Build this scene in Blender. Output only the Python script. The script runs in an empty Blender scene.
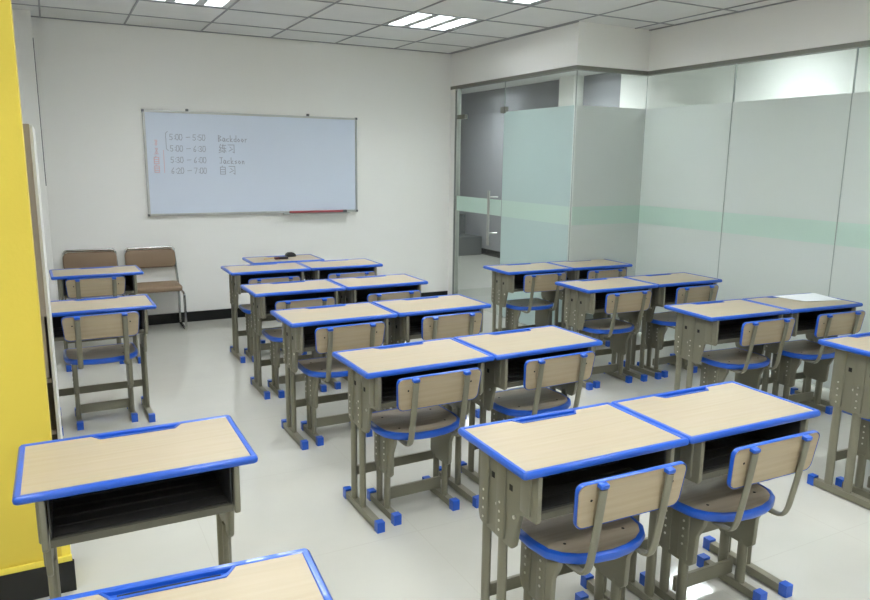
import bpy, bmesh, math, random
from mathutils import Vector, Matrix
random.seed(7)
S = bpy.context.scene
COL = S.collection
PI = math.pi

# ------------------------------------------------------------------ camera, world, exposure
CAM_Z = 1.5187
roll, pitch, yaw = 0.0119959, 0.1906972, 0.4840947
cy, sy, cp, sp, cr, sr = math.cos(yaw), math.sin(yaw), math.cos(pitch), math.sin(pitch), math.cos(roll), math.sin(roll)
fw = Vector((sy*cp, cy*cp, -sp)); rt = Vector((cy, -sy, 0)); up = rt.cross(fw)
r2 = rt*cr + up*sr; u2 = up*cr - rt*sr
cam = bpy.data.cameras.new('camera'); camo = bpy.data.objects.new('camera', cam); COL.objects.link(camo)
camo.matrix_world = Matrix(((r2.x, u2.x, -fw.x, 0), (r2.y, u2.y, -fw.y, 0), (r2.z, u2.z, -fw.z, CAM_Z), (0, 0, 0, 1)))
cam.sensor_width = 36.0; cam.lens = 36.0*723.3/870.0; cam.clip_start = 0.02; cam.clip_end = 100
S.camera = camo
w = bpy.data.worlds.new('world'); S.world = w; w.use_nodes = True
w.node_tree.nodes['Background'].inputs['Color'].default_value = (0.9, 0.95, 1, 1)
w.node_tree.nodes['Background'].inputs['Strength'].default_value = 0.05
S.view_settings.view_transform = 'Standard'; S.view_settings.look = 'None'
S.view_settings.exposure = 1.88; S.view_settings.gamma = 1.0; S.view_settings.use_curve_mapping = False
LOUVRE = .032
LAMP = 12.0           # strength of the fluorescent strips
CORRIDOR_FILL = 22.0  # strength of the added corridor lighting

# ------------------------------------------------------------------ materials
def srgb(r, g, b):
    f = lambda c: (c/255/12.92) if c/255 <= .04045 else ((c/255+.055)/1.055)**2.4
    return (f(r), f(g), f(b), 1)
def mat(name, col, rough=.5, metal=0., spec=.5, bump=0., bscale=60., var=0., vscale=4., coat=0.):
    m = bpy.data.materials.new(name); m.use_nodes = True
    nt = m.node_tree; b = nt.nodes['Principled BSDF']
    b.inputs['Base Color'].default_value = col; b.inputs['Roughness'].default_value = rough
    b.inputs['Metallic'].default_value = metal; b.inputs['Specular IOR Level'].default_value = spec
    b.inputs['Coat Weight'].default_value = coat
    tc = nt.nodes.new('ShaderNodeTexCoord')
    if bump:
        n = nt.nodes.new('ShaderNodeTexNoise'); n.inputs['Scale'].default_value = bscale
        bp = nt.nodes.new('ShaderNodeBump'); bp.inputs['Strength'].default_value = bump; bp.inputs['Distance'].default_value = .01
        nt.links.new(tc.outputs['Object'], n.inputs['Vector']); nt.links.new(n.outputs['Fac'], bp.inputs['Height'])
        nt.links.new(bp.outputs['Normal'], b.inputs['Normal'])
    if var:
        n = nt.nodes.new('ShaderNodeTexNoise'); n.inputs['Scale'].default_value = vscale; n.inputs['Detail'].default_value = 4
        hs = nt.nodes.new('ShaderNodeMixRGB'); hs.blend_type = 'MULTIPLY'; hs.inputs['Fac'].default_value = 1
        cr_ = nt.nodes.new('ShaderNodeValToRGB')
        cr_.color_ramp.elements[0].position = .3; cr_.color_ramp.elements[0].color = (1-var,)*3+(1,)
        cr_.color_ramp.elements[1].position = .7; cr_.color_ramp.elements[1].color = (1, 1, 1, 1)
        hs.inputs['Color1'].default_value = col
        nt.links.new(tc.outputs['Object'], n.inputs['Vector']); nt.links.new(n.outputs['Fac'], cr_.inputs['Fac'])
        nt.links.new(cr_.outputs['Color'], hs.inputs['Color2']); nt.links.new(hs.outputs['Color'], b.inputs['Base Color'])
    return m
def wood(name, c1, c2, rough=.4, axis='x'):
    m = bpy.data.materials.new(name); m.use_nodes = True
    nt = m.node_tree; b = nt.nodes['Principled BSDF']
    tc = nt.nodes.new('ShaderNodeTexCoord'); mp = nt.nodes.new('ShaderNodeMapping')
    mp.inputs['Scale'].default_value = (3, 55, 55) if axis == 'x' else (55, 55, 3)
    n = nt.nodes.new('ShaderNodeTexNoise'); n.inputs['Scale'].default_value = 1.0; n.inputs['Detail'].default_value = 5; n.inputs['Distortion'].default_value = .6
    r = nt.nodes.new('ShaderNodeValToRGB')
    r.color_ramp.elements[0].position = .3; r.color_ramp.elements[0].color = c1
    r.color_ramp.elements[1].position = .7; r.color_ramp.elements[1].color = c2
    nt.links.new(tc.outputs['Object'], mp.inputs['Vector']); nt.links.new(mp.outputs['Vector'], n.inputs['Vector'])
    nt.links.new(n.outputs['Fac'], r.inputs['Fac']); nt.links.new(r.outputs['Color'], b.inputs['Base Color'])
    b.inputs['Roughness'].default_value = rough
    return m
def emit(name, col, s):
    m = bpy.data.materials.new(name); m.use_nodes = True; nt = m.node_tree
    nt.nodes.remove(nt.nodes['Principled BSDF'])
    e = nt.nodes.new('ShaderNodeEmission'); e.inputs['Color'].default_value = col; e.inputs['Strength'].default_value = s
    nt.links.new(e.outputs[0], nt.nodes['Material Output'].inputs['Surface'])
    return m
def glass(name, tint, refl=1.0):
    m = bpy.data.materials.new(name); m.use_nodes = True; nt = m.node_tree
    nt.nodes.remove(nt.nodes['Principled BSDF'])
    t = nt.nodes.new('ShaderNodeBsdfTransparent'); t.inputs['Color'].default_value = tint
    g = nt.nodes.new('ShaderNodeBsdfGlossy'); g.inputs['Roughness'].default_value = .02
    fr = nt.nodes.new('ShaderNodeFresnel'); fr.inputs['IOR'].default_value = 1.45
    mx = nt.nodes.new('ShaderNodeMixShader')
    ge = nt.nodes.new('ShaderNodeNewGeometry'); iv = nt.nodes.new('ShaderNodeMath'); iv.operation = 'SUBTRACT'; iv.inputs[0].default_value = 1
    mu = nt.nodes.new('ShaderNodeMath'); mu.operation = 'MULTIPLY'
    nt.links.new(ge.outputs['Backfacing'], iv.inputs[1]); nt.links.new(iv.outputs[0], mu.inputs[0]); nt.links.new(fr.outputs[0], mu.inputs[1])
    nt.links.new(mu.outputs[0], mx.inputs[0]); nt.links.new(t.outputs[0], mx.inputs[1]); nt.links.new(g.outputs[0], mx.inputs[2])
    nt.links.new(mx.outputs[0], nt.nodes['Material Output'].inputs['Surface'])
    return m
def frosted(name, col, trans=.45, clear=.06, gloss=.05):
    m = bpy.data.materials.new(name); m.use_nodes = True; nt = m.node_tree
    nt.nodes.remove(nt.nodes['Principled BSDF'])
    d = nt.nodes.new('ShaderNodeBsdfDiffuse'); d.inputs['Color'].default_value = col
    t = nt.nodes.new('ShaderNodeBsdfTranslucent'); t.inputs['Color'].default_value = col
    c = nt.nodes.new('ShaderNodeBsdfTransparent'); g = nt.nodes.new('ShaderNodeBsdfGlossy'); g.inputs['Roughness'].default_value = .12
    a, b_, e = [nt.nodes.new('ShaderNodeMixShader') for _ in range(3)]
    a.inputs[0].default_value = trans; b_.inputs[0].default_value = clear; e.inputs[0].default_value = gloss
    L = nt.links.new
    L(d.outputs[0], a.inputs[1]); L(t.outputs[0], a.inputs[2])
    L(a.outputs[0], b_.inputs[1]); L(c.outputs[0], b_.inputs[2])
    L(b_.outputs[0], e.inputs[1]); L(g.outputs[0], e.inputs[2])
    L(e.outputs[0], nt.nodes['Material Output'].inputs['Surface'])
    return m

M = {}
M['wall'] = mat('white wall paint', srgb(243, 242, 238), .75, bump=.05, bscale=120)
M['ceil'] = mat('mineral ceiling tile', srgb(226, 226, 224), .9, bump=.15, bscale=200, var=.05, vscale=3)
M['tbar'] = mat('grey ceiling grid', srgb(150, 152, 153), .6)
M['yellow'] = mat('yellow wall paint', srgb(230, 206, 80), .55, bump=.04, bscale=90)
M['yellow_edge'] = mat('bright yellow edge strip', srgb(250, 228, 92), .4)
M['black_base'] = mat('black glazed skirting', srgb(22, 23, 24), .25)
M['steel'] = mat('brushed steel', srgb(175, 176, 172), .3, 1.0)
M['rail'] = mat('dull steel rail', srgb(130, 130, 122), .45, .6)
M['alu'] = mat('aluminium', srgb(190, 192, 192), .35, .9)
M['chrome'] = mat('chrome tube', srgb(200, 200, 198), .18, 1.0)
M['desk_metal'] = mat('olive grey enamel steel', srgb(127, 124, 107), .45, .15, bump=.03, bscale=300)
M['lip'] = mat('dark olive enamel steel', srgb(96, 94, 82), .45, .15)
M['hole'] = mat('dark hole', srgb(14, 14, 13), .7)
M['screw'] = mat('bright screw', srgb(215, 212, 200), .3, .8)
M['blue'] = mat('blue moulded plastic', srgb(27, 86, 190), .32, coat=.3)
M['box'] = mat('black steel compartment', srgb(48, 47, 46), .55)
M['desk_wood'] = wood('pale maple laminate', srgb(169, 155, 129), srgb(175, 162, 138), .38)
M['chair_wood'] = wood('maple chair laminate', srgb(164, 148, 120), srgb(176, 160, 134), .42)
M['seat_wood'] = wood('shade-darkened chair seat laminate', srgb(150, 137, 118), srgb(166, 153, 134), .42)  # seat wood coloured darker to carry the shade it sits in
M['board'] = mat('whiteboard enamel', srgb(216, 225, 241), .22)
M['ink'] = mat('grey marker ink', srgb(160, 166, 182), .6)
M['red_ink'] = mat('red marker ink', srgb(222, 184, 194), .6)
M['red'] = mat('dull red plastic', srgb(176, 84, 88), .5)
M['joint'] = mat('grey silicone', srgb(160, 168, 164), .5)
M['cap'] = mat('grey corner plastic', srgb(100, 102, 104), .5)
M['brown'] = mat('brown chair vinyl', srgb(140, 118, 95), .6, bump=.1, bscale=250)
M['paper'] = mat('white paper', srgb(240, 243, 246), .7)
M['black'] = mat('black plastic', srgb(20, 20, 22), .45)
M['maroon'] = mat('dark maroon plastic', srgb(84, 36, 44), .5)
M['tan'] = mat('tan pencil', srgb(214, 178, 110), .5)
M['cab'] = mat('beige grey cabinet', srgb(172, 162, 152), .5)
M['cabwhite'] = mat('white cabinet edge', srgb(222, 222, 218), .5)
M['cabdark'] = mat('dark cabinet interior', srgb(78, 74, 68), .6)
M['grey_wall'] = mat('grey corridor paint', srgb(150, 150, 154), .8)
M['grey_bag'] = mat('dark grey fabric', srgb(84, 88, 88), .9, bump=.3, bscale=40)
M['tube'] = emit('fluorescent strip', (.935, .972, 1.0, 1), LAMP)
M['corridor_fill_tube'] = emit('corridor fill strip', (.935, .972, 1.0, 1), CORRIDOR_FILL)
M['lamp_frame'] = mat('white lamp frame', srgb(190, 193, 193), .4, .3)
M['pane'] = glass('clear glass', (.93, .96, .95, 1))
M['film'] = frosted('frosted film', srgb(226, 230, 227))
M['film_cool'] = frosted('frosted door side film', srgb(206, 222, 220))
M['band'] = frosted('mint band film', srgb(212, 230, 221), .4, .03)

def floor_mat():
    m = bpy.data.materials.new('polished floor tile'); m.use_nodes = True; nt = m.node_tree; b = nt.nodes['Principled BSDF']
    tc = nt.nodes.new('ShaderNodeTexCoord'); sx = nt.nodes.new('ShaderNodeSeparateXYZ'); nt.links.new(tc.outputs['Object'], sx.inputs[0])
    def line(out, off):
        a = nt.nodes.new('ShaderNodeMath'); a.operation = 'SUBTRACT'; a.inputs[1].default_value = off; nt.links.new(sx.outputs[out], a.inputs[0])
        d = nt.nodes.new('ShaderNodeMath'); d.operation = 'DIVIDE'; d.inputs[1].default_value = .8; nt.links.new(a.outputs[0], d.inputs[0])
        f = nt.nodes.new('ShaderNodeMath'); f.operation = 'FRACT'; nt.links.new(d.outputs[0], f.inputs[0])
        s = nt.nodes.new('ShaderNodeMath'); s.operation = 'SUBTRACT'; s.inputs[1].default_value = .5; nt.links.new(f.outputs[0], s.inputs[0])
        ab = nt.nodes.new('ShaderNodeMath'); ab.operation = 'ABSOLUTE'; nt.links.new(s.outputs[0], ab.inputs[0])
        g = nt.nodes.new('ShaderNodeMath'); g.operation = 'GREATER_THAN'; g.inputs[1].default_value = .4978; nt.links.new(ab.outputs[0], g.inputs[0])
        return g
    gx, gy = line('X', 1.24), line('Y', 2.49)
    mx = nt.nodes.new('ShaderNodeMath'); mx.operation = 'MAXIMUM'; nt.links.new(gx.outputs[0], mx.inputs[0]); nt.links.new(gy.outputs[0], mx.inputs[1])
    n = nt.nodes.new('ShaderNodeTexNoise'); n.inputs['Scale'].default_value = 2.5; n.inputs['Detail'].default_value = 6
    nt.links.new(tc.outputs['Object'], n.inputs['Vector'])
    r = nt.nodes.new('ShaderNodeValToRGB')
    r.color_ramp.elements[0].position = .3; r.color_ramp.elements[0].color = srgb(186, 185, 176)
    r.color_ramp.elements[1].position = .7; r.color_ramp.elements[1].color = srgb(192, 191, 182)
    nt.links.new(n.outputs['Fac'], r.inputs['Fac'])
    mix = nt.nodes.new('ShaderNodeMixRGB'); mix.inputs['Color2'].default_value = srgb(184, 182, 172)
    nt.links.new(mx.outputs[0], mix.inputs['Fac']); nt.links.new(r.outputs['Color'], mix.inputs['Color1'])
    nt.links.new(mix.outputs[0], b.inputs['Base Color'])
    b.inputs['Roughness'].default_value = .07; b.inputs['Specular IOR Level'].default_value = .65
    return m
M['floor'] = floor_mat()

# ------------------------------------------------------------------ mesh helpers
class MB:
    """collects shapes for ONE mesh object"""
    def __init__(self): self.bm = bmesh.new(); self.mats = []
    def mi(self, m):
        if m not in self.mats: self.mats.append(m)
        return self.mats.index(m)
    def _fin(self, faces, m, bevel=0., seg=2):
        i = self.mi(m)
        for f in faces: f.material_index = i
        if bevel:
            es = set()
            for f in faces:
                for e in f.edges:
                    if len(e.link_faces) == 2 and e.calc_face_angle(0) > .5: es.add(e)
            r = bmesh.ops.bevel(self.bm, geom=list(es), offset=bevel, segments=seg, affect='EDGES', profile=.5, clamp_overlap=True)
            for f in r['faces']: f.material_index = i
        return self
    def box(self, x0, x1, y0, y1, z0, z1, m, bevel=0., seg=2, mtx=None):
        v = [self.bm.verts.new(((x0, x1)[i & 1], (y0, y1)[i >> 1 & 1], (z0, z1)[i >> 2 & 1])) for i in range(8)]
        fs = [self.bm.faces.new([v[i] for i in q]) for q in ((0, 2, 3, 1), (4, 5, 7, 6), (0, 1, 5, 4), (2, 6, 7, 3), (0, 4, 6, 2), (1, 3, 7, 5))]
        if mtx: bmesh.ops.transform(self.bm, matrix=mtx, verts=v)
        return self._fin(fs, m, bevel, seg)
    def prism(self, pts, a, b, m, axis='z', bevel=0., seg=2):
        """polygon extruded from a to b along axis; pts give the two other coordinates in order (xy, xz or yz)"""
        mk = {'z': lambda p, t: (p[0], p[1], t), 'y': lambda p, t: (p[0], t, p[1]), 'x': lambda p, t: (t, p[0], p[1])}[axis]
        A = [self.bm.verts.new(mk(p, a)) for p in pts]; B = [self.bm.verts.new(mk(p, b)) for p in pts]
        n = len(pts); fs = [self.bm.faces.new(A[::-1]), self.bm.faces.new(B)]
        for i in range(n): fs.append(self.bm.faces.new((A[i], A[(i+1) % n], B[(i+1) % n], B[i])))
        bmesh.ops.recalc_face_normals(self.bm, faces=fs)
        return self._fin(fs, m, bevel, seg)
    def ring(self, pts, prof, m, axis='z'):
        """profile (outward offset, height) swept round a closed outline"""
        mk = {'z': lambda x, y, t: (x, y, t), 'y': lambda x, y, t: (x, t, y)}[axis]
        n = len(pts); area = sum(pts[i][0]*pts[(i+1) % n][1]-pts[(i+1) % n][0]*pts[i][1] for i in range(n))
        sg = 1 if area > 0 else -1
        rows = []
        for i in range(n):
            p0, p1, p2 = Vector(pts[i-1]), Vector(pts[i]), Vector(pts[(i+1) % n])
            d1 = (p1-p0).normalized(); d2 = (p2-p1).normalized()
            n1 = Vector((d1.y, -d1.x))*sg; n2 = Vector((d2.y, -d2.x))*sg
            mt = (n1+n2).normalized(); k = 1/max(.5, mt.dot(n1))
            rows.append([self.bm.verts.new(mk(p1.x+mt.x*o*k, p1.y+mt.y*o*k, h)) for o, h in prof])
        fs = []
        q = len(prof)
        for i in range(n):
            A, B = rows[i], rows[(i+1) % n]
            for j in range(q): fs.append(self.bm.faces.new((A[j], A[(j+1) % q], B[(j+1) % q], B[j])))
        bmesh.ops.recalc_face_normals(self.bm, faces=fs)
        return self._fin(fs, m)
    def tube(self, pts, r, m, n=10, flat=1., fillet=0., fs_=4, upv=(1, 0, 0)):
        """round (or flattened) tube along a 3-D path with filleted corners"""
        P = [Vector(p) for p in pts]
        if fillet:
            Q = [P[0]]
            for i in range(1, len(P)-1):
                a, b, c = P[i-1], P[i], P[i+1]
                f1 = min(fillet, (a-b).length*.48); f2 = min(fillet, (c-b).length*.48)
                s, e = b+(a-b).normalized()*f1, b+(c-b).normalized()*f2
                for k in range(fs_+1):
                    t = k/fs_; Q.append(s*(1-t)**2+b*2*t*(1-t)+e*t*t)
            Q.append(P[-1]); P = Q
        rows = []; u0 = Vector(upv)
        for i in range(len(P)):
            d = (P[min(i+1, len(P)-1)]-P[max(i-1, 0)]).normalized()
            u = u0-d*u0.dot(d)
            if u.length < 1e-3: u = Vector((0, 0, 1))-d*d.z
            if u.length < 1e-3: u = Vector((0, 1, 0))-d*d.y
            u.normalize(); u0 = u; v = d.cross(u)
            rows.append([self.bm.verts.new(P[i]+u*math.cos(2*PI*k/n)*r+v*math.sin(2*PI*k/n)*r*flat) for k in range(n)])
        fs = []
        for A, B in zip(rows, rows[1:]):
            for k in range(n): fs.append(self.bm.faces.new((A[k], A[(k+1) % n], B[(k+1) % n], B[k])))
        fs.append(self.bm.faces.new(rows[0][::-1])); fs.append(self.bm.faces.new(rows[-1]))
        bmesh.ops.recalc_face_normals(self.bm, faces=fs)
        return self._fin(fs, m)
    def disc(self, c, r, m, axis='x', depth=.002, n=10):
        d = {'x': Vector((1, 0, 0)), 'y': Vector((0, 1, 0)), 'z': Vector((0, 0, 1))}[axis]
        c = Vector(c)
        return self.tube([c-d*depth/2, c+d*depth/2], r, m, n, upv=(0, 0, 1) if axis != 'z' else (1, 0, 0))
    def build(self, name, parent=None, loc=None, sharp=35):
        me = bpy.data.meshes.new(name); self.bm.normal_update(); self.bm.to_mesh(me); self.bm.free()
        for m in self.mats: me.materials.append(m)
        me.polygons.foreach_set('use_smooth', [True]*len(me.polygons))
        me.set_sharp_from_angle(angle=math.radians(sharp))
        o = bpy.data.objects.new(name, me); COL.objects.link(o)
        if parent: o.parent = parent
        if loc: o.location = loc
        return o
def rrect(x0, x1, y0, y1, r, seg=4):
    P = []
    for cx, cy_, a in ((x1-r, y0+r, -90), (x1-r, y1-r, 0), (x0+r, y1-r, 90), (x0+r, y0+r, 180)):
        for k in range(seg+1):
            t = math.radians(a+90*k/seg); P.append((cx+r*math.cos(t), cy_+r*math.sin(t)))
    return P
def empty(name, loc=(0, 0, 0), rz=0.):
    o = bpy.data.objects.new(name, None); COL.objects.link(o); o.location = loc; o.rotation_euler = (0, 0, rz); o.empty_display_size = .1
    return o
def tag(o, label, cat, group=None):
    o['label'] = label; o['category'] = cat
    if group: o['group'] = group
    return o
def struct(o): o['kind'] = 'structure'; return o
def copy_tree(o, parent=None):
    c = o.copy(); COL.objects.link(c)
    if parent: c.parent = parent
    for ch in list(o.children): copy_tree(ch, c)
    return c

# ------------------------------------------------------------------ the room
YB = 6.96; XA = 3.84; YJ = 4.877; XC = 4.60; H = 2.62; YR = -1.6; XL = -2.6; YY = 2.67; TZ = 2.255
XE = 6.25; YE = 12.5
def sbox(name, *a, m, bevel=0.): return struct(MB().box(*a, M[m], bevel).build(name))
f = sbox('floor', XL-.2, XE+.2, YR-.2, YE+.2, -.05, 0, m='floor')

sbox('wall_back', -.5, XA+.04, YB, YB+.14, 0, H, m='wall')
sbox('wall_left', -.5, -.36, YY+.14, YB, 0, H, m='wall')
sbox('wall_corner', -.36, -.045, 6.7, YB, 0, H, m='wall')
sbox('wall_partition', XL, -.07, YY, YY+.14, 0, H, m='yellow')
sbox('wall_side', XL-.14, XL, YR, YY+.14, 0, H, m='wall')
sbox('wall_rear', XL-.14, XC+.1, YR-.14, YR, 0, H, m='wall')
sbox('trim_7', -.0445, -.039, 6.7005, 6.712, 1.28, 2.42, m='cap')
# yellow wall: bright corner strip; lighter lip paints the light caught on the skirting top
sbox('trim_1', -.0695, -.043, YY-.004, YY+.14, .0, .30, m='yellow_edge')
sbox('trim_2', XL, -.039, YY-.014, YY-.0045, .115, .135, m='yellow_edge')
sbox('baseboard_partition', XL, -.033, YY-.016, YY-.0045, 0, .115, m='black_base')
sbox('baseboard_back', -.045, XA-.03, YB-.014, YB, 0, .095, m='black_base', bevel=.004)
sbox('baseboard_corner', -.36, -.038, 6.688, 6.6999, 0, .095, m='black_base')
# bulkhead over the glass
struct(MB().prism([(XA-.02, YB), (XA-.02, YJ-.02), (XC-.02, YJ-.02), (XC-.02, YR), (XC+.12, YR), (XC+.12, YJ+.12), (XA+.12, YJ+.12), (XA+.12, YB)], TZ+.03, H, M['wall']).build('wall_bulkhead'))
# steel head rail under the bulkhead
struct(MB().prism([(XA-.025, YB), (XA-.025, YJ-.025), (XC-.025, YJ-.025), (XC-.025, YR), (XC+.03, YR), (XC+.03, YJ+.03), (XA+.03, YJ+.03), (XA+.03, YB)], TZ-.002, TZ+.03, M['rail']).build('trim_3'))
# corridor beyond the glass
sbox('wall_corridor', XE, XE+.12, 7.08, YE, 0, H, m='grey_wall')
sbox('wall_corridor_white', XE-.0, XE+.12, YR-.2, 7.08, 0, H, m='wall')
sbox('wall_corridor_pillar', XE-.16, XE-.0005, 7.79, 8.1, 0, H, m='wall')
sbox('wall_corridor_end', XA-.5, XE+.12, YE, YE+.12, 0, H, m='grey_wall')
sbox('wall_corridor_side', XA-.1, XA+.04, YB+.14, YE, 0, H, m='wall')
sbox('wall_corridor_rear', XC+.12, XE+.12, YR-.34, YR-.2, 0, H, m='wall')
sbox('baseboard_corridor', XE-.014, XE-.0005, 8.11, YE, 0, .1, m='black_base')

# ceiling of square tiles, open where the lamps sit
LX = [.02+.627*k+.3135 for k in (-2, 1, 4)]; LY = [6.457-.627*k-.3135 for k in (1, 3, 5, 7, 9, 11)]
CORR_L = ((5.45, 9.6), (5.45, 7.2), (5.45, 4.6), (5.45, 2.2), (5.45, 0))
holes = [(x, y) for x in LX for y in LY if not (x < -.4 and y > YY)] + list(CORR_L)
def cuts(c, lo, hi):
    v = {lo, hi}
    for a in c: v |= {a-.3135, a+.3135}
    return sorted(v)
c = MB(); xs = cuts({h[0] for h in holes}, XL-.2, XE+.2); yv = cuts({h[1] for h in holes}, YR-.2, YE+.2)
gv = {(i, j): c.bm.verts.new((x, y, H)) for i, x in enumerate(xs) for j, y in enumerate(yv)}
fs = []
for i in range(len(xs)-1):
    for j in range(len(yv)-1):
        mx, my = (xs[i]+xs[i+1])/2, (yv[j]+yv[j+1])/2
        if any(abs(mx-h[0]) < .32 and abs(my-h[1]) < .32 for h in holes): continue
        fs.append(c.bm.faces.new((gv[i, j], gv[i, j+1], gv[i+1, j+1], gv[i+1, j])))
c._fin(fs, M['ceil']); struct(c.build('ceiling'))
sbox('ceiling_slab', XL-.2, XE+.2, YR-.2, YE+.2, H+.15, H+.2, m='wall')
# ceiling grid
GX, GY, G = .02, 6.457, .627
g = MB()
for k in range(-5, 8):
    x = GX+G*k
    y1 = YB if x < XA-.02 else YJ-.02
    g.box(x-.0065, x+.0065, (YR if x > XL else YR), YB if x < XA-.02 else YJ-.02, H-.006, H, M['tbar'])
for k in range(-1, 14):
    y = GY-G*k
    if y > YB or y < YR: continue
    g.box(XL, XA-.02 if y > YJ else XC-.02, y-.0065, y+.0065, H-.0055, H, M['tbar'])
g.box(-.045, XA-.02, YB-.02, YB, H-.007, H, M['tbar'])
g.box(XA-.04, XA-.02, YJ-.02, YB-.02, H-.0068, H, M['tbar'])
g.box(XC-.04, XC-.02, YR, YJ-.02, H-.0066, H, M['tbar'])
struct(g.build('trim_4'))

# ceiling lamps: recessed louvre fittings with three strips
def make_lamp(name, tube):
    e = empty(name, (0, 0, H))
    s = G/2-.004
    b = MB()
    b.box(-s, s, -s, s, .10, .104, M['lamp_frame'])
    for a in (-s, s-.004): b.box(a, a+.004, -s, s, .0005, .10, M['lamp_frame']); b.box(-s, s, a, a+.004, .0005, .10, M['lamp_frame'])
    b.build('housing', e)
    b = MB()
    for x0, x1 in ((-s+.004, -s+.045), (-.135, -.07), (.07, .135), (s-.045, s-.004)): b.box(x0, x1, -s+.004, s-.004, .002, .012, M['lamp_frame'], .002)
    for c in (-.2025, 0., .2025):
        for k in range(9):
            y = -s+.035+k*(2*s-.07)/8
            b.box(c-.075, c+.075, y-.0012, y+.0012, .001, LOUVRE, M['lamp_frame'])
    for y0 in (-s+.004, s-.034): b.box(-s+.004, s-.004, y0, y0+.03, .0015, .0115, M['lamp_frame'], .002)
    b.build('louvre', e)
    for c in (-.2025, 0., .2025):
        MB().tube([(c, -s+.03, .05), (c, s-.03, .05)], .052, tube, 12, flat=.16, upv=(1, 0, 0)).build('fluorescent_strip', e)
    return e
lamps = []
proto = make_lamp('ceiling_lamp', M['tube'])
cnt = 0
lamp_label = {(1, 0): 'three-strip louvre lamp in the ceiling grid above the left end of the whiteboard',
              (2, 0): 'three-strip louvre lamp in the ceiling grid near the back corner beside the glass door',
              (2, 1): 'three-strip louvre lamp cut by the photo\'s top edge, right of the corner lamp'}
for j, y in enumerate(LY):
    for i, x in enumerate(LX):
        if x < -.4 and y > YY: continue
        o = proto if cnt == 0 else copy_tree(proto)
        cnt += 1
        o.location = (x, y, H)
        tag(o, lamp_label.get((i, j), 'three-strip louvre lamp in the ceiling grid outside the photo\'s frame'), 'ceiling lamp', 'ceiling lamps' if (i, j) in lamp_label else 'ceiling lamps outside the frame')
cp0 = make_lamp('corridor_fill_lamp', M['corridor_fill_tube'])  # added lamps, out of sight, that brighten the corridor and the film
for k, (x, y) in enumerate(CORR_L):
    o = cp0 if k == 0 else copy_tree(cp0)
    o.location = (x, y, H); tag(o, 'added louvre lamp in the corridor ceiling, lighting the corridor and frosted glass', 'ceiling lamp', 'added corridor lamps')

# glass partition: fixed panes with frosted film and mint band
FZ = 1.975; B0, B1 = .995, 1.15
def pane_along_y(name, x, y0, y1, film, clear_until=TZ-.002):
    o = struct(MB().box(x-.005, x+.005, y0+.003, y1-.003, .0, TZ-.002, M['pane']).build(name))
    b = MB().box(x-.0075, x-.0055, y0+.004, y1-.004, .02, B0, M[film]); b.box(x-.0075, x-.0055, y0+.004, y1-.004, B1, FZ, M[film]); b.build('frosted_film', o)
    MB().box(x-.0075, x-.0055, y0+.004, y1-.004, B0, B1, M['band']).build('mint_band', o)
    return o
DY = 5.935
wn = 1
pane_along_y('window_1', XA, YJ+.004, DY, 'film_cool')
o = struct(MB().box(XA+.006, XC-.006, YJ-.005, YJ+.005, 0, TZ-.002, M['pane']).build('window_2'))
b = MB().box(XA+.008, XC-.008, YJ-.0075, YJ-.0055, .02, B0, M['film']); b.box(XA+.008, XC-.008, YJ-.0075, YJ-.0055, B1, FZ, M['film']); b.build('frosted_film', o)
MB().box(XA+.008, XC-.008, YJ-.0075, YJ-.0055, B0, B1, M['band']).build('mint_band', o)
ys = [YJ-.006, 3.955, 3.02, 2.085, 1.15, .215, -.72, YR]
for k in range(len(ys)-1): pane_along_y('window_%d' % (k+3), XC, ys[k+1], ys[k], 'film')
# dark silicone joints between the panes
j = MB()
for y in ys[1:-1]: j.box(XC-.009, XC+.006, y-.0025, y+.0025, 0, TZ-.002, M['joint'])
j.box(XC-.008, XC-.002, YJ-.0078, YJ-.0058, 0, TZ-.002, M['joint'])
j.box(XA-.004, XA+.004, YJ-.004, YJ+.002, 0, TZ-.002, M['joint'])
j.box(XA-.004, XA+.004, DY-.001, DY+.003, FZ, TZ-.002, M['joint'])
struct(j.build('trim_5'))
# door leaf, transom pane, jamb
struct(MB().box(XA-.005, XA+.005, DY+.004, 6.818, FZ+.01, TZ-.002, M['pane']).build('window_10'))
d = struct(MB().box(XA-.006, XA+.006, DY+.006, 6.815, .012, FZ+.004, M['pane']).build('door_1'))
MB().box(XA-.0085, XA-.0065, DY+.007, 6.814, B0, B1, M['band']).build('mint_band', d)
hb = MB(); hy = DY+.07
hb.tube([(XA-.11, hy, .71), (XA-.11, hy, 1.235)], .013, M['steel'], 12)
for z in (.825, 1.175): hb.tube([(XA-.11, hy, z), (XA-.006, hy-.0, z)], .008, M['steel'], 8)
hb.build('door_handle', d)
for z in (1.0, 1.0):
    pass
MB().box(XA-.02, XA+.02, 6.66, 6.815, FZ-.03, FZ+.012, M['rail'], .004).build('top_hinge', d)
MB().box(XA-.02, XA+.02, DY-.03, DY+.045, FZ-.012, FZ+.045, M['rail'], .004).build('corner_clamp', d)
MB().box(XA-.02, XA+.02, 6.60, 6.815, .004, .085, M['steel'], .004).build('bottom_hinge', d)
jm = MB(); jm.box(XA-.022, XA+.03, 6.82, 6.86, 0, TZ-.002, M['steel'], .003); jm.box(XA-.02, XA+.035, 6.862, YB-.0005, 0, TZ-.002, M['wall'])
jm.box(XA-.027, XA-.0225, 6.825, 6.833, 0.02, TZ-.02, M['cap'])
struct(jm.build('trim_6'))

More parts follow.
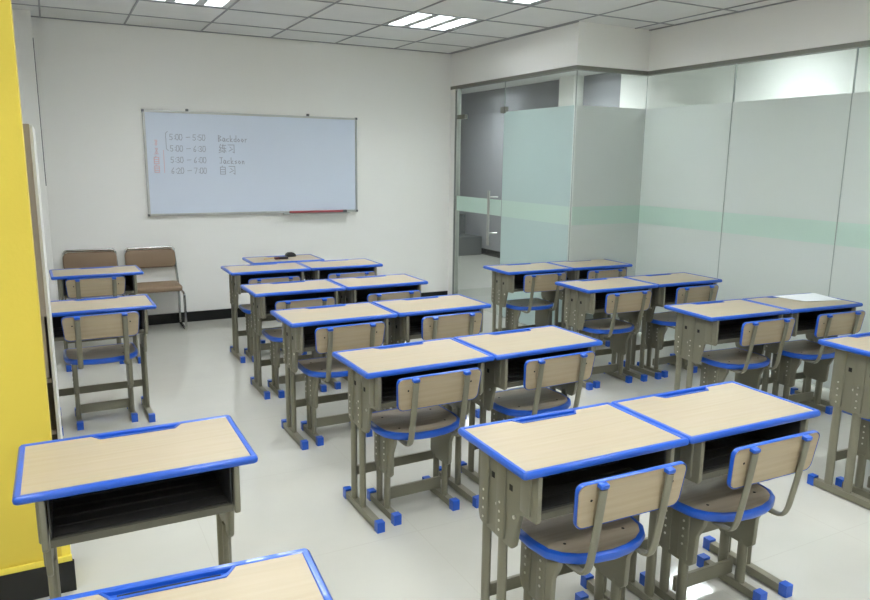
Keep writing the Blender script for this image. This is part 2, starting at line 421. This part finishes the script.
# ------------------------------------------------------------------ whiteboard
X0, X1, Z0, Z1 = .745, 2.74, 1.0, 1.922
wb = tag(empty('whiteboard', ((X0+X1)/2, YB, Z0)), 'wide white board with aluminium frame and faint handwriting on the back wall', 'whiteboard')
hw = (X1-X0)/2; hh = Z1-Z0
MB().box(-hw+.012, hw-.012, -.022, -.004, .012, hh-.012, M['board']).build('writing_surface', wb)
fr = MB()
fr.ring([(-hw, 0), (hw, 0), (hw, hh), (-hw, hh)], [(0, -.03), (0, -.001), (-.018, -.001), (-.018, -.03)], M['alu'], axis='y')
fr.build('frame', wb)
for x in (-hw, hw):
    for z in (0, hh):
        MB().box(x-.014 if x > 0 else x-.004, x+.004 if x > 0 else x+.014, -.034, -.0005, z-.004 if z == 0 else z-.016, z+.016 if z == 0 else z+.004, M['cap'], .004).build('corner_cap', wb)
for x in (-.62, .5): MB().box(x-.012, x+.012, -.02, -.0005, hh+.0005, hh+.022, M['cap'], .003).build('hanger_clip', wb)
o = MB().box(.22, hw-.1, -.085, -.0345, -.012, -.004, M['alu'], .002).box(.22, hw-.1, -.036, -.0345, -.004, .0, M['alu']).build('pen_ledge', loc=((X0+X1)/2, YB, Z0)); tag(o, 'narrow aluminium pen ledge along the lower right of the whiteboard', 'ledge')
# handwriting: strokes as thin ribbons on the board
GL = {'0': [[(0, .2), (.1, 1), (.5, 1), (.6, .4), (.4, 0), (.1, .05), (0, .3)]], '1': [[(.3, 1), (.3, 0)]],
 '2': [[(0, .8), (.3, 1), (.6, .7), (0, 0), (.6, 0)]], '5': [[(.6, 1), (.1, 1), (.05, .55), (.45, .55), (.55, .2), (.3, 0), (0, .1)]],
 '6': [[(.5, 1), (.1, .5), (.1, .1), (.4, 0), (.55, .3), (.1, .4)]], '7': [[(0, 1), (.6, 1), (.2, 0)]],
 '8': [[(.5, .9), (.1, .9), (.5, .2), (.3, 0), (.1, .2), (.5, .7), (.5, .9)]], ':': [[(.25, .65), (.3, .72)], [(.25, .2), (.3, .27)]], '-': [[(0, .5), (.8, .55)]],
 '3': [[(0, .9), (.4, 1), (.5, .7), (.2, .5), (.55, .3), (.4, 0), (0, .1)]],
 'a': [[(.5, .5), (.2, .6), (.05, .2), (.3, 0), (.5, .5), (.55, 0)]], 'B': [[(0, 0), (0, 1), (.5, .8), (.05, .5), (.55, .25), (0, 0)]], 'c': [[(.5, .5), (.1, .4), (.1, .1), (.5, .05)]],
 'd': [[(.5, 1), (.5, 0), (.1, .1), (.1, .4), (.5, .5)]], 'o': [[(.2, .5), (.05, .2), (.3, 0), (.5, .25), (.2, .5)]], 'r': [[(.1, .5), (.1, 0), (.1, .3), (.4, .5)]],
 'n': [[(.1, .5), (.1, 0), (.15, .4), (.4, .45), (.45, 0)]], 's': [[(.45, .5), (.1, .4), (.45, .15), (.1, 0)]], 'J': [[(.1, 1), (.6, 1)], [(.4, 1), (.4, .1), (.1, .1)]], 'k': [[(.1, 1), (.1, 0)], [(.45, .5), (.1, .2), (.5, 0)]],
 'e': [[(.1, .3), (.5, .3), (.3, .5), (.1, .2), (.5, 0)]],
 'L': [[(.25, 1), (.1, .6), (.35, .6), (.05, .25), (.35, .3)], [(0, 0), (.35, .12)], [(.45, .85), (1, .9)], [(.6, 1), (.5, .5), (1, .5)], [(.75, .7), (.75, 0), (.62, .1)], [(.55, .3), (.48, .1)], [(.9, .3), (1, .1)]],
 'X': [[(0, .95), (.85, .95), (.85, 0), (.65, .1)], [(.25, .7), (.45, .55)], [(.1, .2), (.65, .45)]],
 'Z': [[(.4, 1), (.3, .85)], [(.1, .85), (.8, .85), (.8, 0), (.1, 0), (.1, .85)], [(.1, .57), (.8, .57)], [(.1, .28), (.8, .28)]], '|': [[(.3, 1.1), (.05, .9), (.05, .6), (0, .45), (.05, .3), (.05, -.9), (.3, -1.1)]]}
def write(b, text, x, z, h, m, wd=.006, sp_=.72):
    for ch in text:
        if ch == ' ': x += h*.55; continue
        for st in GL[ch]:
            for (a, c), (e_, f_) in zip(st, st[1:]):
                p = Vector((x+a*h*.85, z+c*h)); q = Vector((x+e_*h*.85, z+f_*h)); dd = (q-p)
                if dd.length < 1e-4: continue
                ang = math.atan2(dd.y, dd.x)
                mt = Matrix.Translation((p.x, -.0226, p.y)) @ Matrix.Rotation(-ang, 4, 'Y')
                b.box(-wd/2, dd.length+wd/2, -.0004, .0004, -wd/2, wd/2, m, mtx=mt)
        x += h*(sp_ if ch not in ':' else .4)*(1.5 if ch in 'LXZ' else 1)
L = -hw
rows = [(.70, '5:00 - 5:50', 'Backdoor'), (.60, '5:00 - 6:30', 'LX'), (.50, '5:30 - 6:00', 'Jackson'), (.405, '6:20 - 7:00', 'ZX')]
for z, t1, t2 in rows:
    b = MB()
    write(b, t1, L+.215, z-.03, .05, M['ink'], .005, .62)
    write(b, t2, L+.64, z-.035, .055 if len(t2) > 3 else .075, M['ink'], .006, .62 if len(t2) > 3 else .75)
    b.build('handwritten_line', wb)
b = MB()
write(b, '|', L+.18, .66, .075, M['ink'], .005)
b.build('handwritten_brace', wb)
b = MB()
for z in (.69, .62): write(b, '8', L+.085, z-.07, .05, M['red_ink'], .005)
for z in (.53, .455): write(b, 'Z', L+.07, z-.07, .065, M['red_ink'], .006)
write(b, '-', L+.08, .52, .05, M['red_ink'], .005)
b.box(L+.155, L+.16, -.023, -.0222, .38, .58, M['red_ink'])
b.build('red_handwriting', wb)
p_ = MB(); p_.tube([(-.285, 0, 0), (.26, 0, .0)], .011, M['red'], 8); p_.tube([(.26, 0, 0), (.3, 0, .0)], .013, M['cap'], 8)
o = p_.build('board_pointer', loc=(2.31, YB-.058, Z0+.009)); tag(o, 'long dull red rod lying on the ledge at the whiteboard\'s lower right', 'pointer')

# ------------------------------------------------------------------ desks
HD = .69
W2, D2 = .2995, .189
def rib_panel(sx):
    """stamped side sheet of a desk: outline in y,z, raised ribs, holes and rivets"""
    t = HD-.0215
    ol = [(.135, t), (.138, .43), (.13, .405), (.115, .395), (-.03, .388), (-.06, .39), (-.075, .405), (-.085, .46), (-.10, .515), (-.125, .522), (-.178, .524), (-.185, .534), (-.185, t)]
    b = MB(); xo = .250; xi = .234
    b.prism([(y, z) for y, z in ol], sx*xi, sx*xo, M['desk_metal'], axis='x', bevel=.004)
    ribs = [(.095, .046, .405), (.0, .046, .40), (-.13, .05, .536)]
    for c, wd, z0 in ribs:
        b.prism([(c-wd/2, z0), (c+wd/2, z0), (c+wd/2, t-.004), (c-wd/2, t-.004)], sx*(xo-.004), sx*(xo+.007), M['desk_metal'], axis='x', bevel=.006)
    xf = xo+.0075
    for c in (.095, .0):
        for k in range(4): b.disc((sx*xf, c, .425+.03*k), .0045, M['screw'], depth=.002, n=6)
    for c in (.05, -.05): b.box(*sorted((sx*(xo-.001), sx*(xo+.0012))), c-.008, c+.008, .572, .59, M['hole'])
    return b
def make_desk():
    e = empty('student_desk')
    # wooden top with a notch for the pen tray
    t = MB(); i = .014; n0, n1, nd = -.10, .135, .045
    pts = [(-W2+i, -D2+i), (W2-i, -D2+i), (W2-i, D2-i), (n1+.012, D2-i), (n1, D2-i-.008), (n1-.012, D2-nd), (n0+.012, D2-nd), (n0, D2-i-.008), (n0-.012, D2-i), (-W2+i, D2-i)]
    t.prism(pts, HD-.019, HD-.0015, M['desk_wood']); t.build('desk_top', e)
    # moulded edging
    g = MB()
    prof = [(-.017, HD-.020), (-.002, HD-.021), (.003, HD-.017), (.0045, HD-.010), (.003, HD-.0035), (-.002, HD+.0012), (-.012, HD+.0008), (-.015, HD-.002)]
    g.ring(rrect(-W2, W2, -D2, D2, .009, 3), prof, M['blue']); g.build('edge_moulding', e)
    # pen tray
    p = MB()
    zt = HD-.009
    p.prism([(n0+.013, D2-nd+.001), (n1-.013, D2-nd+.001), (n1+.001, D2-.0175), (n0-.001, D2-.0175)], zt-.006, zt, M['blue'])
    p.prism([(n0-.012, D2-i-.0005), (n0+.011, D2-nd-.004), (n1-.011, D2-nd-.004), (n1+.012, D2-i-.0005), (n1+.006, D2-i-.0005), (n1-.014, D2-nd+.003), (n0+.014, D2-nd+.003), (n0-.006, D2-i-.0005)], zt-.004, HD+.0008, M['blue'])
    p.box(n0+.02, n1-.02, D2-.0285, D2-.0205, zt-.0005, zt+.0006, M['hole'])
    p.build('pen_tray', e)
    # side sheets with legs, feet
    for sx in (-1, 1):
        pn = rib_panel(sx).build('side_panel', e)
        for c in (.035, -.06): MB().disc((sx*.2515, c-.012, .498), .006, M['screw'], depth=.004, n=8).build('screw', pn)
        for y in (.095, .0):
            MB().tube([(sx*.240, y, .034), (sx*.240, y, .41)], .0205, M['desk_metal'], 12, flat=.62, upv=(0, 1, 0)).build('leg', e)
        ft = MB().box(sx*.240-.015, sx*.240+.015, -.165, .165, .006, .036, M['desk_metal'], .006).build('foot', e)
        for s in (-1, 1):
            MB().box(sx*.240-.017, sx*.240+.017, *sorted((s*.16, s*.192)), 0, .045, M['blue'], .008).build('foot_cap', ft)
    MB().box(-.229, .229, .088, .100, .142, .184, M['desk_metal'], .003).build('crossbar', e)
    # compartment under the top, open towards the chair
    bx = MB()
    bx.box(-.2295, .2295, -.17, .13, .540, .544, M['box'])
    bx.box(-.2295, .19, .126, .131, .544, HD-.0195, M['box']); bx.box(.19, .2295, .126, .131, .544, .635, M['box'])
    bx.box(-.2295, -.2255, -.17, .13, .544, HD-.0195, M['box']); bx.box(.2255, .2295, -.17, .13, .544, HD-.0195, M['box'])
    for k in range(5): bx.box(-.22, .22, -.14+k*.055, -.13+k*.055, .544, .5475, M['box'], .001)
    c = bx.build('compartment', e)
    MB().box(-.2298, .2298, -.178, -.165, .533, .553, M['lip'], .004).build('front_lip', c)
    return e

# ------------------------------------------------------------------ chairs
def make_chair():
    e = empty('student_chair')
    hw_, zf = .188, .408
    ol = [(hw_-.012, .165), (hw_, .15), (hw_+.004, 0)]
    for k in range(11):
        a = PI*k/10; ol.append(((hw_+.002)*math.cos(a) if k else hw_+.003, -.02-.145*math.sin(a)**.8))
    ol += [(-hw_-.004, 0), (-hw_, .15), (-hw_+.012, .165)]
    cen = [(x*.945, (y-.0)*.94) for x, y in ol]
    st = MB().prism(cen, zf-.016, zf, M['seat_wood'])
    for x, y in ((-.12, .08), (.12, .08), (-.11, -.07), (.11, -.07)): st.disc((x, y, zf), .005, M['hole'], 'z', .0016, 8)
    st.build('seat', e)
    MB().ring(ol, [(-.012, zf-.026), (0, zf-.027), (.004, zf-.02), (.005, zf-.012), (.003, zf-.003), (-.003, zf+.001), (-.012, zf+.0008)], M['blue']).build('seat_edging', e)
    # backrest, leaning a little
    lean = math.radians(7)
    def rot(o): o.rotation_euler = (lean, 0, 0); o.location = (0, -.205, .538); return o
    bt = [( -.178, 0), (.178, 0)]
    out = rrect(-.195, .195, 0, .137, .024, 4)
    out = [(x*(1-.055*(1-z/.137)), z) for x, z in out]
    bb = MB().prism([(x*.985, .0025+z*.965) for x, z in out], -.007, .007, M['chair_wood'], axis='y')
    for x in (-.145, .145): bb.disc((x, -.007, .085), .004, M['hole'], 'y', .0016, 8)
    br = rot(bb.build('backrest', e))
    MB().ring(out, [(-.0006, -.0072), (.0004, -.0072), (.0015, -.0055), (.0015, .0055), (.0004, .0072), (-.0006, .0072)], M['blue'], axis='y').build('backrest_edging', br)
    for sx in (-1, 1):
        x = sx*.118
        path = [(x, -.05, .372), (x, -.175, .368), (x, -.196, .40), (x, -.2215, .539), (x, -.2385, .656)]
        u = MB().tube(path, .014, M['desk_metal'], 12, flat=.5, fillet=.03, upv=(1, 0, 0)).build('upright', e)
        mt = Matrix.Translation((x, -.2385, .664)) @ Matrix.Rotation(-lean*-1, 4, 'X')
        MB().box(-.0145, .0145, -.0085, .02, -.006, .008, M['blue'], .004, mtx=mt).build('upright_cap', u)
        # under-seat stamped sheath, twin legs and foot
        sh = MB(); xo = sx*.148
        sh.prism([(.10, .381), (.10, .215), (.09, .195), (.075, .185), (-.05, .185), (-.066, .20), (-.07, .30), (-.095, .35), (-.10, .381)], sx*.132, sx*.152, M['desk_metal'], axis='x', bevel=.004)
        for c in (.06, -.02):
            sh.prism([(c-.022, .20), (c+.022, .20), (c+.022, .372), (c-.022, .372)], sx*.148, sx*.158, M['desk_metal'], axis='x', bevel=.005)
            for k in range(4): sh.disc((sx*.1588, c, .255+.028*k), .0045, M['screw'], depth=.002, n=6)
        sh.build('leg_sheath', e)
        for y in (.06, -.02):
            MB().tube([(sx*.143, y, .034), (sx*.143, y, .20)], .020, M['desk_metal'], 12, flat=.62, upv=(0, 1, 0)).build('leg', e)
        ft = MB().box(sx*.143-.014, sx*.143+.014, -.10, .14, .006, .036, M['desk_metal'], .006).build('foot', e)
        for s in (-1, 1):
            y0, y1 = (.132, .164) if s > 0 else (-.126, -.094)
            MB().box(sx*.143-.017, sx*.143+.017, y0, y1, 0, .045, M['blue'], .008).build('foot_cap', ft)
    MB().box(-.14, .14, .012, .024, .052, .104, M['desk_metal'], .003).build('crossbar', e)
    MB().box(-.15, .15, -.105, .1, .3815, .3855, M['desk_metal']).build('seat_plate', e)
    return e

desk0, chair0 = make_desk(), make_chair()
used = {}
def place(kind, x, y, t, label, sc=1.0):
    p = desk0 if kind == 'd' else chair0
    o = p if kind not in used else copy_tree(p)
    used[kind] = 1
    o.location = (x, y, 0); o.rotation_euler = (0, 0, t); o.scale = (1, 1, sc)
    tag(o, label, 'desk' if kind == 'd' else 'chair', 'blue-edged student desks' if kind == 'd' else 'blue-edged student chairs')
    return o
SP = {('middle', 4): .608, ('right', 1): .612}
def local(x, y, t, lx, ly): return x+lx*math.cos(t)-ly*math.sin(t), y+lx*math.sin(t)+ly*math.cos(t)
near = ['first', 'second', 'third', 'fourth', 'fifth']
# the pairs: far left corner of the top, turn; chair push-in and turn for each of the two
PAIRS = [
 ('middle', 0, 1.075, 1.884, -.02, [(.003, -.06, -.005), (-.028, -.06, .0)]),
 ('middle', 1, 1.028, 2.924, .021, [(-.008, -.04, .0), (-.008, -.045, .0)]),
 ('middle', 2, 1.018, 3.905, .013, [(-.006, -.05, .0), (-.006, -.05, .0)]),
 ('middle', 3, 1.058, 4.805, .003, [(-.008, -.08, .0), (-.008, -.08, .0)]),
 ('middle', 4, 1.114, 5.715, -.002, [(-.01, -.08, .0), (-.01, -.08, .0)]),
 ('right', 1, 3.165, 3.100, -.072, [(.022, -.07, .0), (-.014, -.07, .0)]),
 ('right', 2, 3.08, 4.055, -.027, [(-.026, -.05, .01), (-.02, -.05, .0)]),
 ('right', 3, 3.023, 4.93, -.03, [(-.01, -.05, .0), (-.026, -.05, .0)]),
]
for blk, k, x, y, t, ch in PAIRS:
    for s in (0, 1):
        cx, cy_ = local(x, y, t, .302+SP.get((blk, k), .611)*s, -.192)
        side = ('left', 'right')[s]
        if blk == 'middle':
            base = ['nearest middle-column pair', 'second-nearest middle-column pair', 'third middle-column pair back', 'fourth middle-column pair back', 'farthest middle-column pair'][k]
        else:
            base = ['', 'right-column pair with the white paper', 'second-farthest right-column pair', 'farthest right-column pair'][k]
        if blk == 'right' and k == 1 and s == 1: dl = 'pale wood desk with blue edging carrying the white paper, by the glass partition'
        else: dl = 'pale wood desk with blue edging, %s of the %s' % (side, base)
        place('d', cx, cy_, t, dl)
        dx, dy, dt = ch[s]
        ccx, ccy = local(cx, cy_, t, dx, dy)
        place('c', ccx, ccy, t+dt, 'tan wooden chair pushed under the %s desk of the %s' % (side, base), .97 if blk == 'middle' and k > 2 else 1.0)
# the cut-off desk and chair at the right edge
cx, cy_ = local(3.094, 2.064, -.03, .3, -.192)
place('d', cx, cy_, -.03, 'taller pale wood desk with blue edging cut off by the right edge of the photo', 1.049)
place('c', *local(cx, cy_, -.03, 0, -.05), -.03, 'chair with blue seat edging under the desk cut off by the right edge')
# left column
for x, y, t, lab, ch in [(-.142, 2.322, -.006, 'pale wood desk with blue edging and no chair, beside the yellow wall', None),
                         (-.133, 4.682, .015, 'pale wood desk with blue edging, nearer of the two behind the yellow wall', 'tan wooden chair with blue caps at the nearer desk behind the yellow wall'),
                         (-.066, 6.012, .034, 'pale wood desk with blue edging just in front of the two brown chairs', 'tan wooden chair between the two desks behind the yellow wall')]:
    cx, cy_ = local(x, y, t, .3, -.192)
    place('d', cx, cy_, t, lab)
    if ch: place('c', *local(cx, cy_, t, (.008 if y < 5 else -.025), -.02), t, ch)
cx, cy_ = local(-.168, 1.448, -.075, .3, -.192)
place('d', cx, cy_, -.075, 'pale wood desk with open blue pen tray, cut off at the photo bottom')
cx, cy_ = local(1.384, 6.16, .0, .3, -.192)
place('d', cx, cy_, 0, 'single pale wood desk nearest the whiteboard, with small black things on it')

# ------------------------------------------------------------------ brown cushioned chairs at the back wall
def make_visitor():
    e = empty('visitor_chair')
    for sx in (-1, 1):
        x = sx*.225
        path = [(x*.9, .185, .70), (x*.98, .155, .42), (x, .15, .36), (x, .16, .012), (x, -.185, .012), (x, -.17, .345), (x*.95, .12, .355)]
        MB().tube(path, .011, M['chrome'], 8, fillet=.04, upv=(1, 0, 0)).build('side_frame', e)
    MB().tube([(-.2, .19, .69), (-.19, .192, .715), (.19, .192, .715), (.2, .19, .69)], .011, M['chrome'], 8, fillet=.02, upv=(0, 1, 0)).build('top_rail', e)
    c = MB(); c.prism(rrect(-.215, .215, -.2, .16, .04), .368, .412, M['brown'], bevel=.014, seg=3); c.build('seat_cushion', e)
    bk = MB(); bk.prism([(x, z+.012*math.cos(x*7)-.012) for x, z in rrect(-.213, .213, .0, .165, .045, 5)], -.018, .018, M['brown'], axis='y', bevel=.012, seg=3)
    o = bk.build('back_cushion', e); o.location = (0, .165, .545); o.rotation_euler = (-math.radians(6), 0, 0)
    return e
v0 = make_visitor()
v0.location = (.735, 6.745, 0); tag(v0, 'brown cushioned chrome chair at the back wall, the right one with its seat in view', 'chair', 'brown visitor chairs')
v1 = copy_tree(v0); v1.location = (.245, 6.75, 0); tag(v1, 'brown cushioned chrome chair at the back wall, mostly hidden behind a blue-edged desk', 'chair', 'brown visitor chairs')

# ------------------------------------------------------------------ cabinet beside the yellow wall
cb = tag(empty('storage_cabinet', (-.2, 2.95, 0)), 'tall narrow beige cabinet with white edge, half hidden behind the yellow wall', 'cabinet')
c = MB(); c.box(-.15, .146, -.05, .5, .95, 1.625, M['cab'], .004); c.box(-.15, .138, -.04, .5, .72, .9499, M['cab'], .003); c.build('body', cb)
c = MB(); c.box(-.15, .145, -.025, .5, 0, .7199, M['cabdark']); c.build('lower_body', cb)
for z in (.02, .30, .50, .70): MB().box(-.13, .143, -.04, -.0255, z, z+.014, M['cab'], .002).build('shelf_edge', cb)
MB().box(.1465, .156, -.052, .5, 0, 1.62, M['cabwhite'], .003).build('front_edge', cb)

# ------------------------------------------------------------------ small things
pp = MB()
pp.prism([(-.19, .12), (-.155, -.085), (.1, -.15), (.17, .085)], 0, .0012, M['paper'])
o = pp.build('paper_sheet', loc=(4.215, 2.90, HD+.0016)); tag(o, 'white sheet of paper lying on the right-hand desk near the glass partition', 'paper')
m_ = MB()
m_.prism([(-.045, 0), (.045, 0), (.04, .022), (.02, .036), (-.022, .036), (-.04, .024)], -.028, .028, M['black'], axis='y', bevel=.006)
o = m_.build('board_eraser', loc=(1.775, 6.06, HD+.0005)); tag(o, 'black hump-backed eraser on the single desk before the back wall', 'eraser')
m_ = MB(); m_.box(-.055, .055, -.018, .018, 0, .018, M['maroon'], .005); m_.box(-.02, .055, -.0185, .0185, .003, .0185, M['black'], .003)
o = m_.build('pencil_case', loc=(1.655, 5.925, HD+.0016)); tag(o, 'small dark maroon and black case on the single desk before the back wall', 'pencil case')
m_ = MB(); m_.tube([(-.06, -.03, .004), (.06, .03, .004)], .004, M['tan'], 6)
o = m_.build('pencil', loc=(1.58, 5.99, HD-.001)); tag(o, 'tan pencil beside the maroon case on the single back desk', 'pencil')
# dark grey padded seat seen through the glass door
ob = tag(empty('corridor_sofa', (5.74, 10.5, 0)), 'dark grey upholstered seat in the corridor beyond the glass door', 'sofa')
MB().box(-.7, .45, -.35, .35, .0, .3, M['grey_bag'], .05, 3).build('seat_base', ob)
MB().box(-.7, .45, .2, .42, .3, .62, M['grey_bag'], .06, 3).build('backrest', ob)
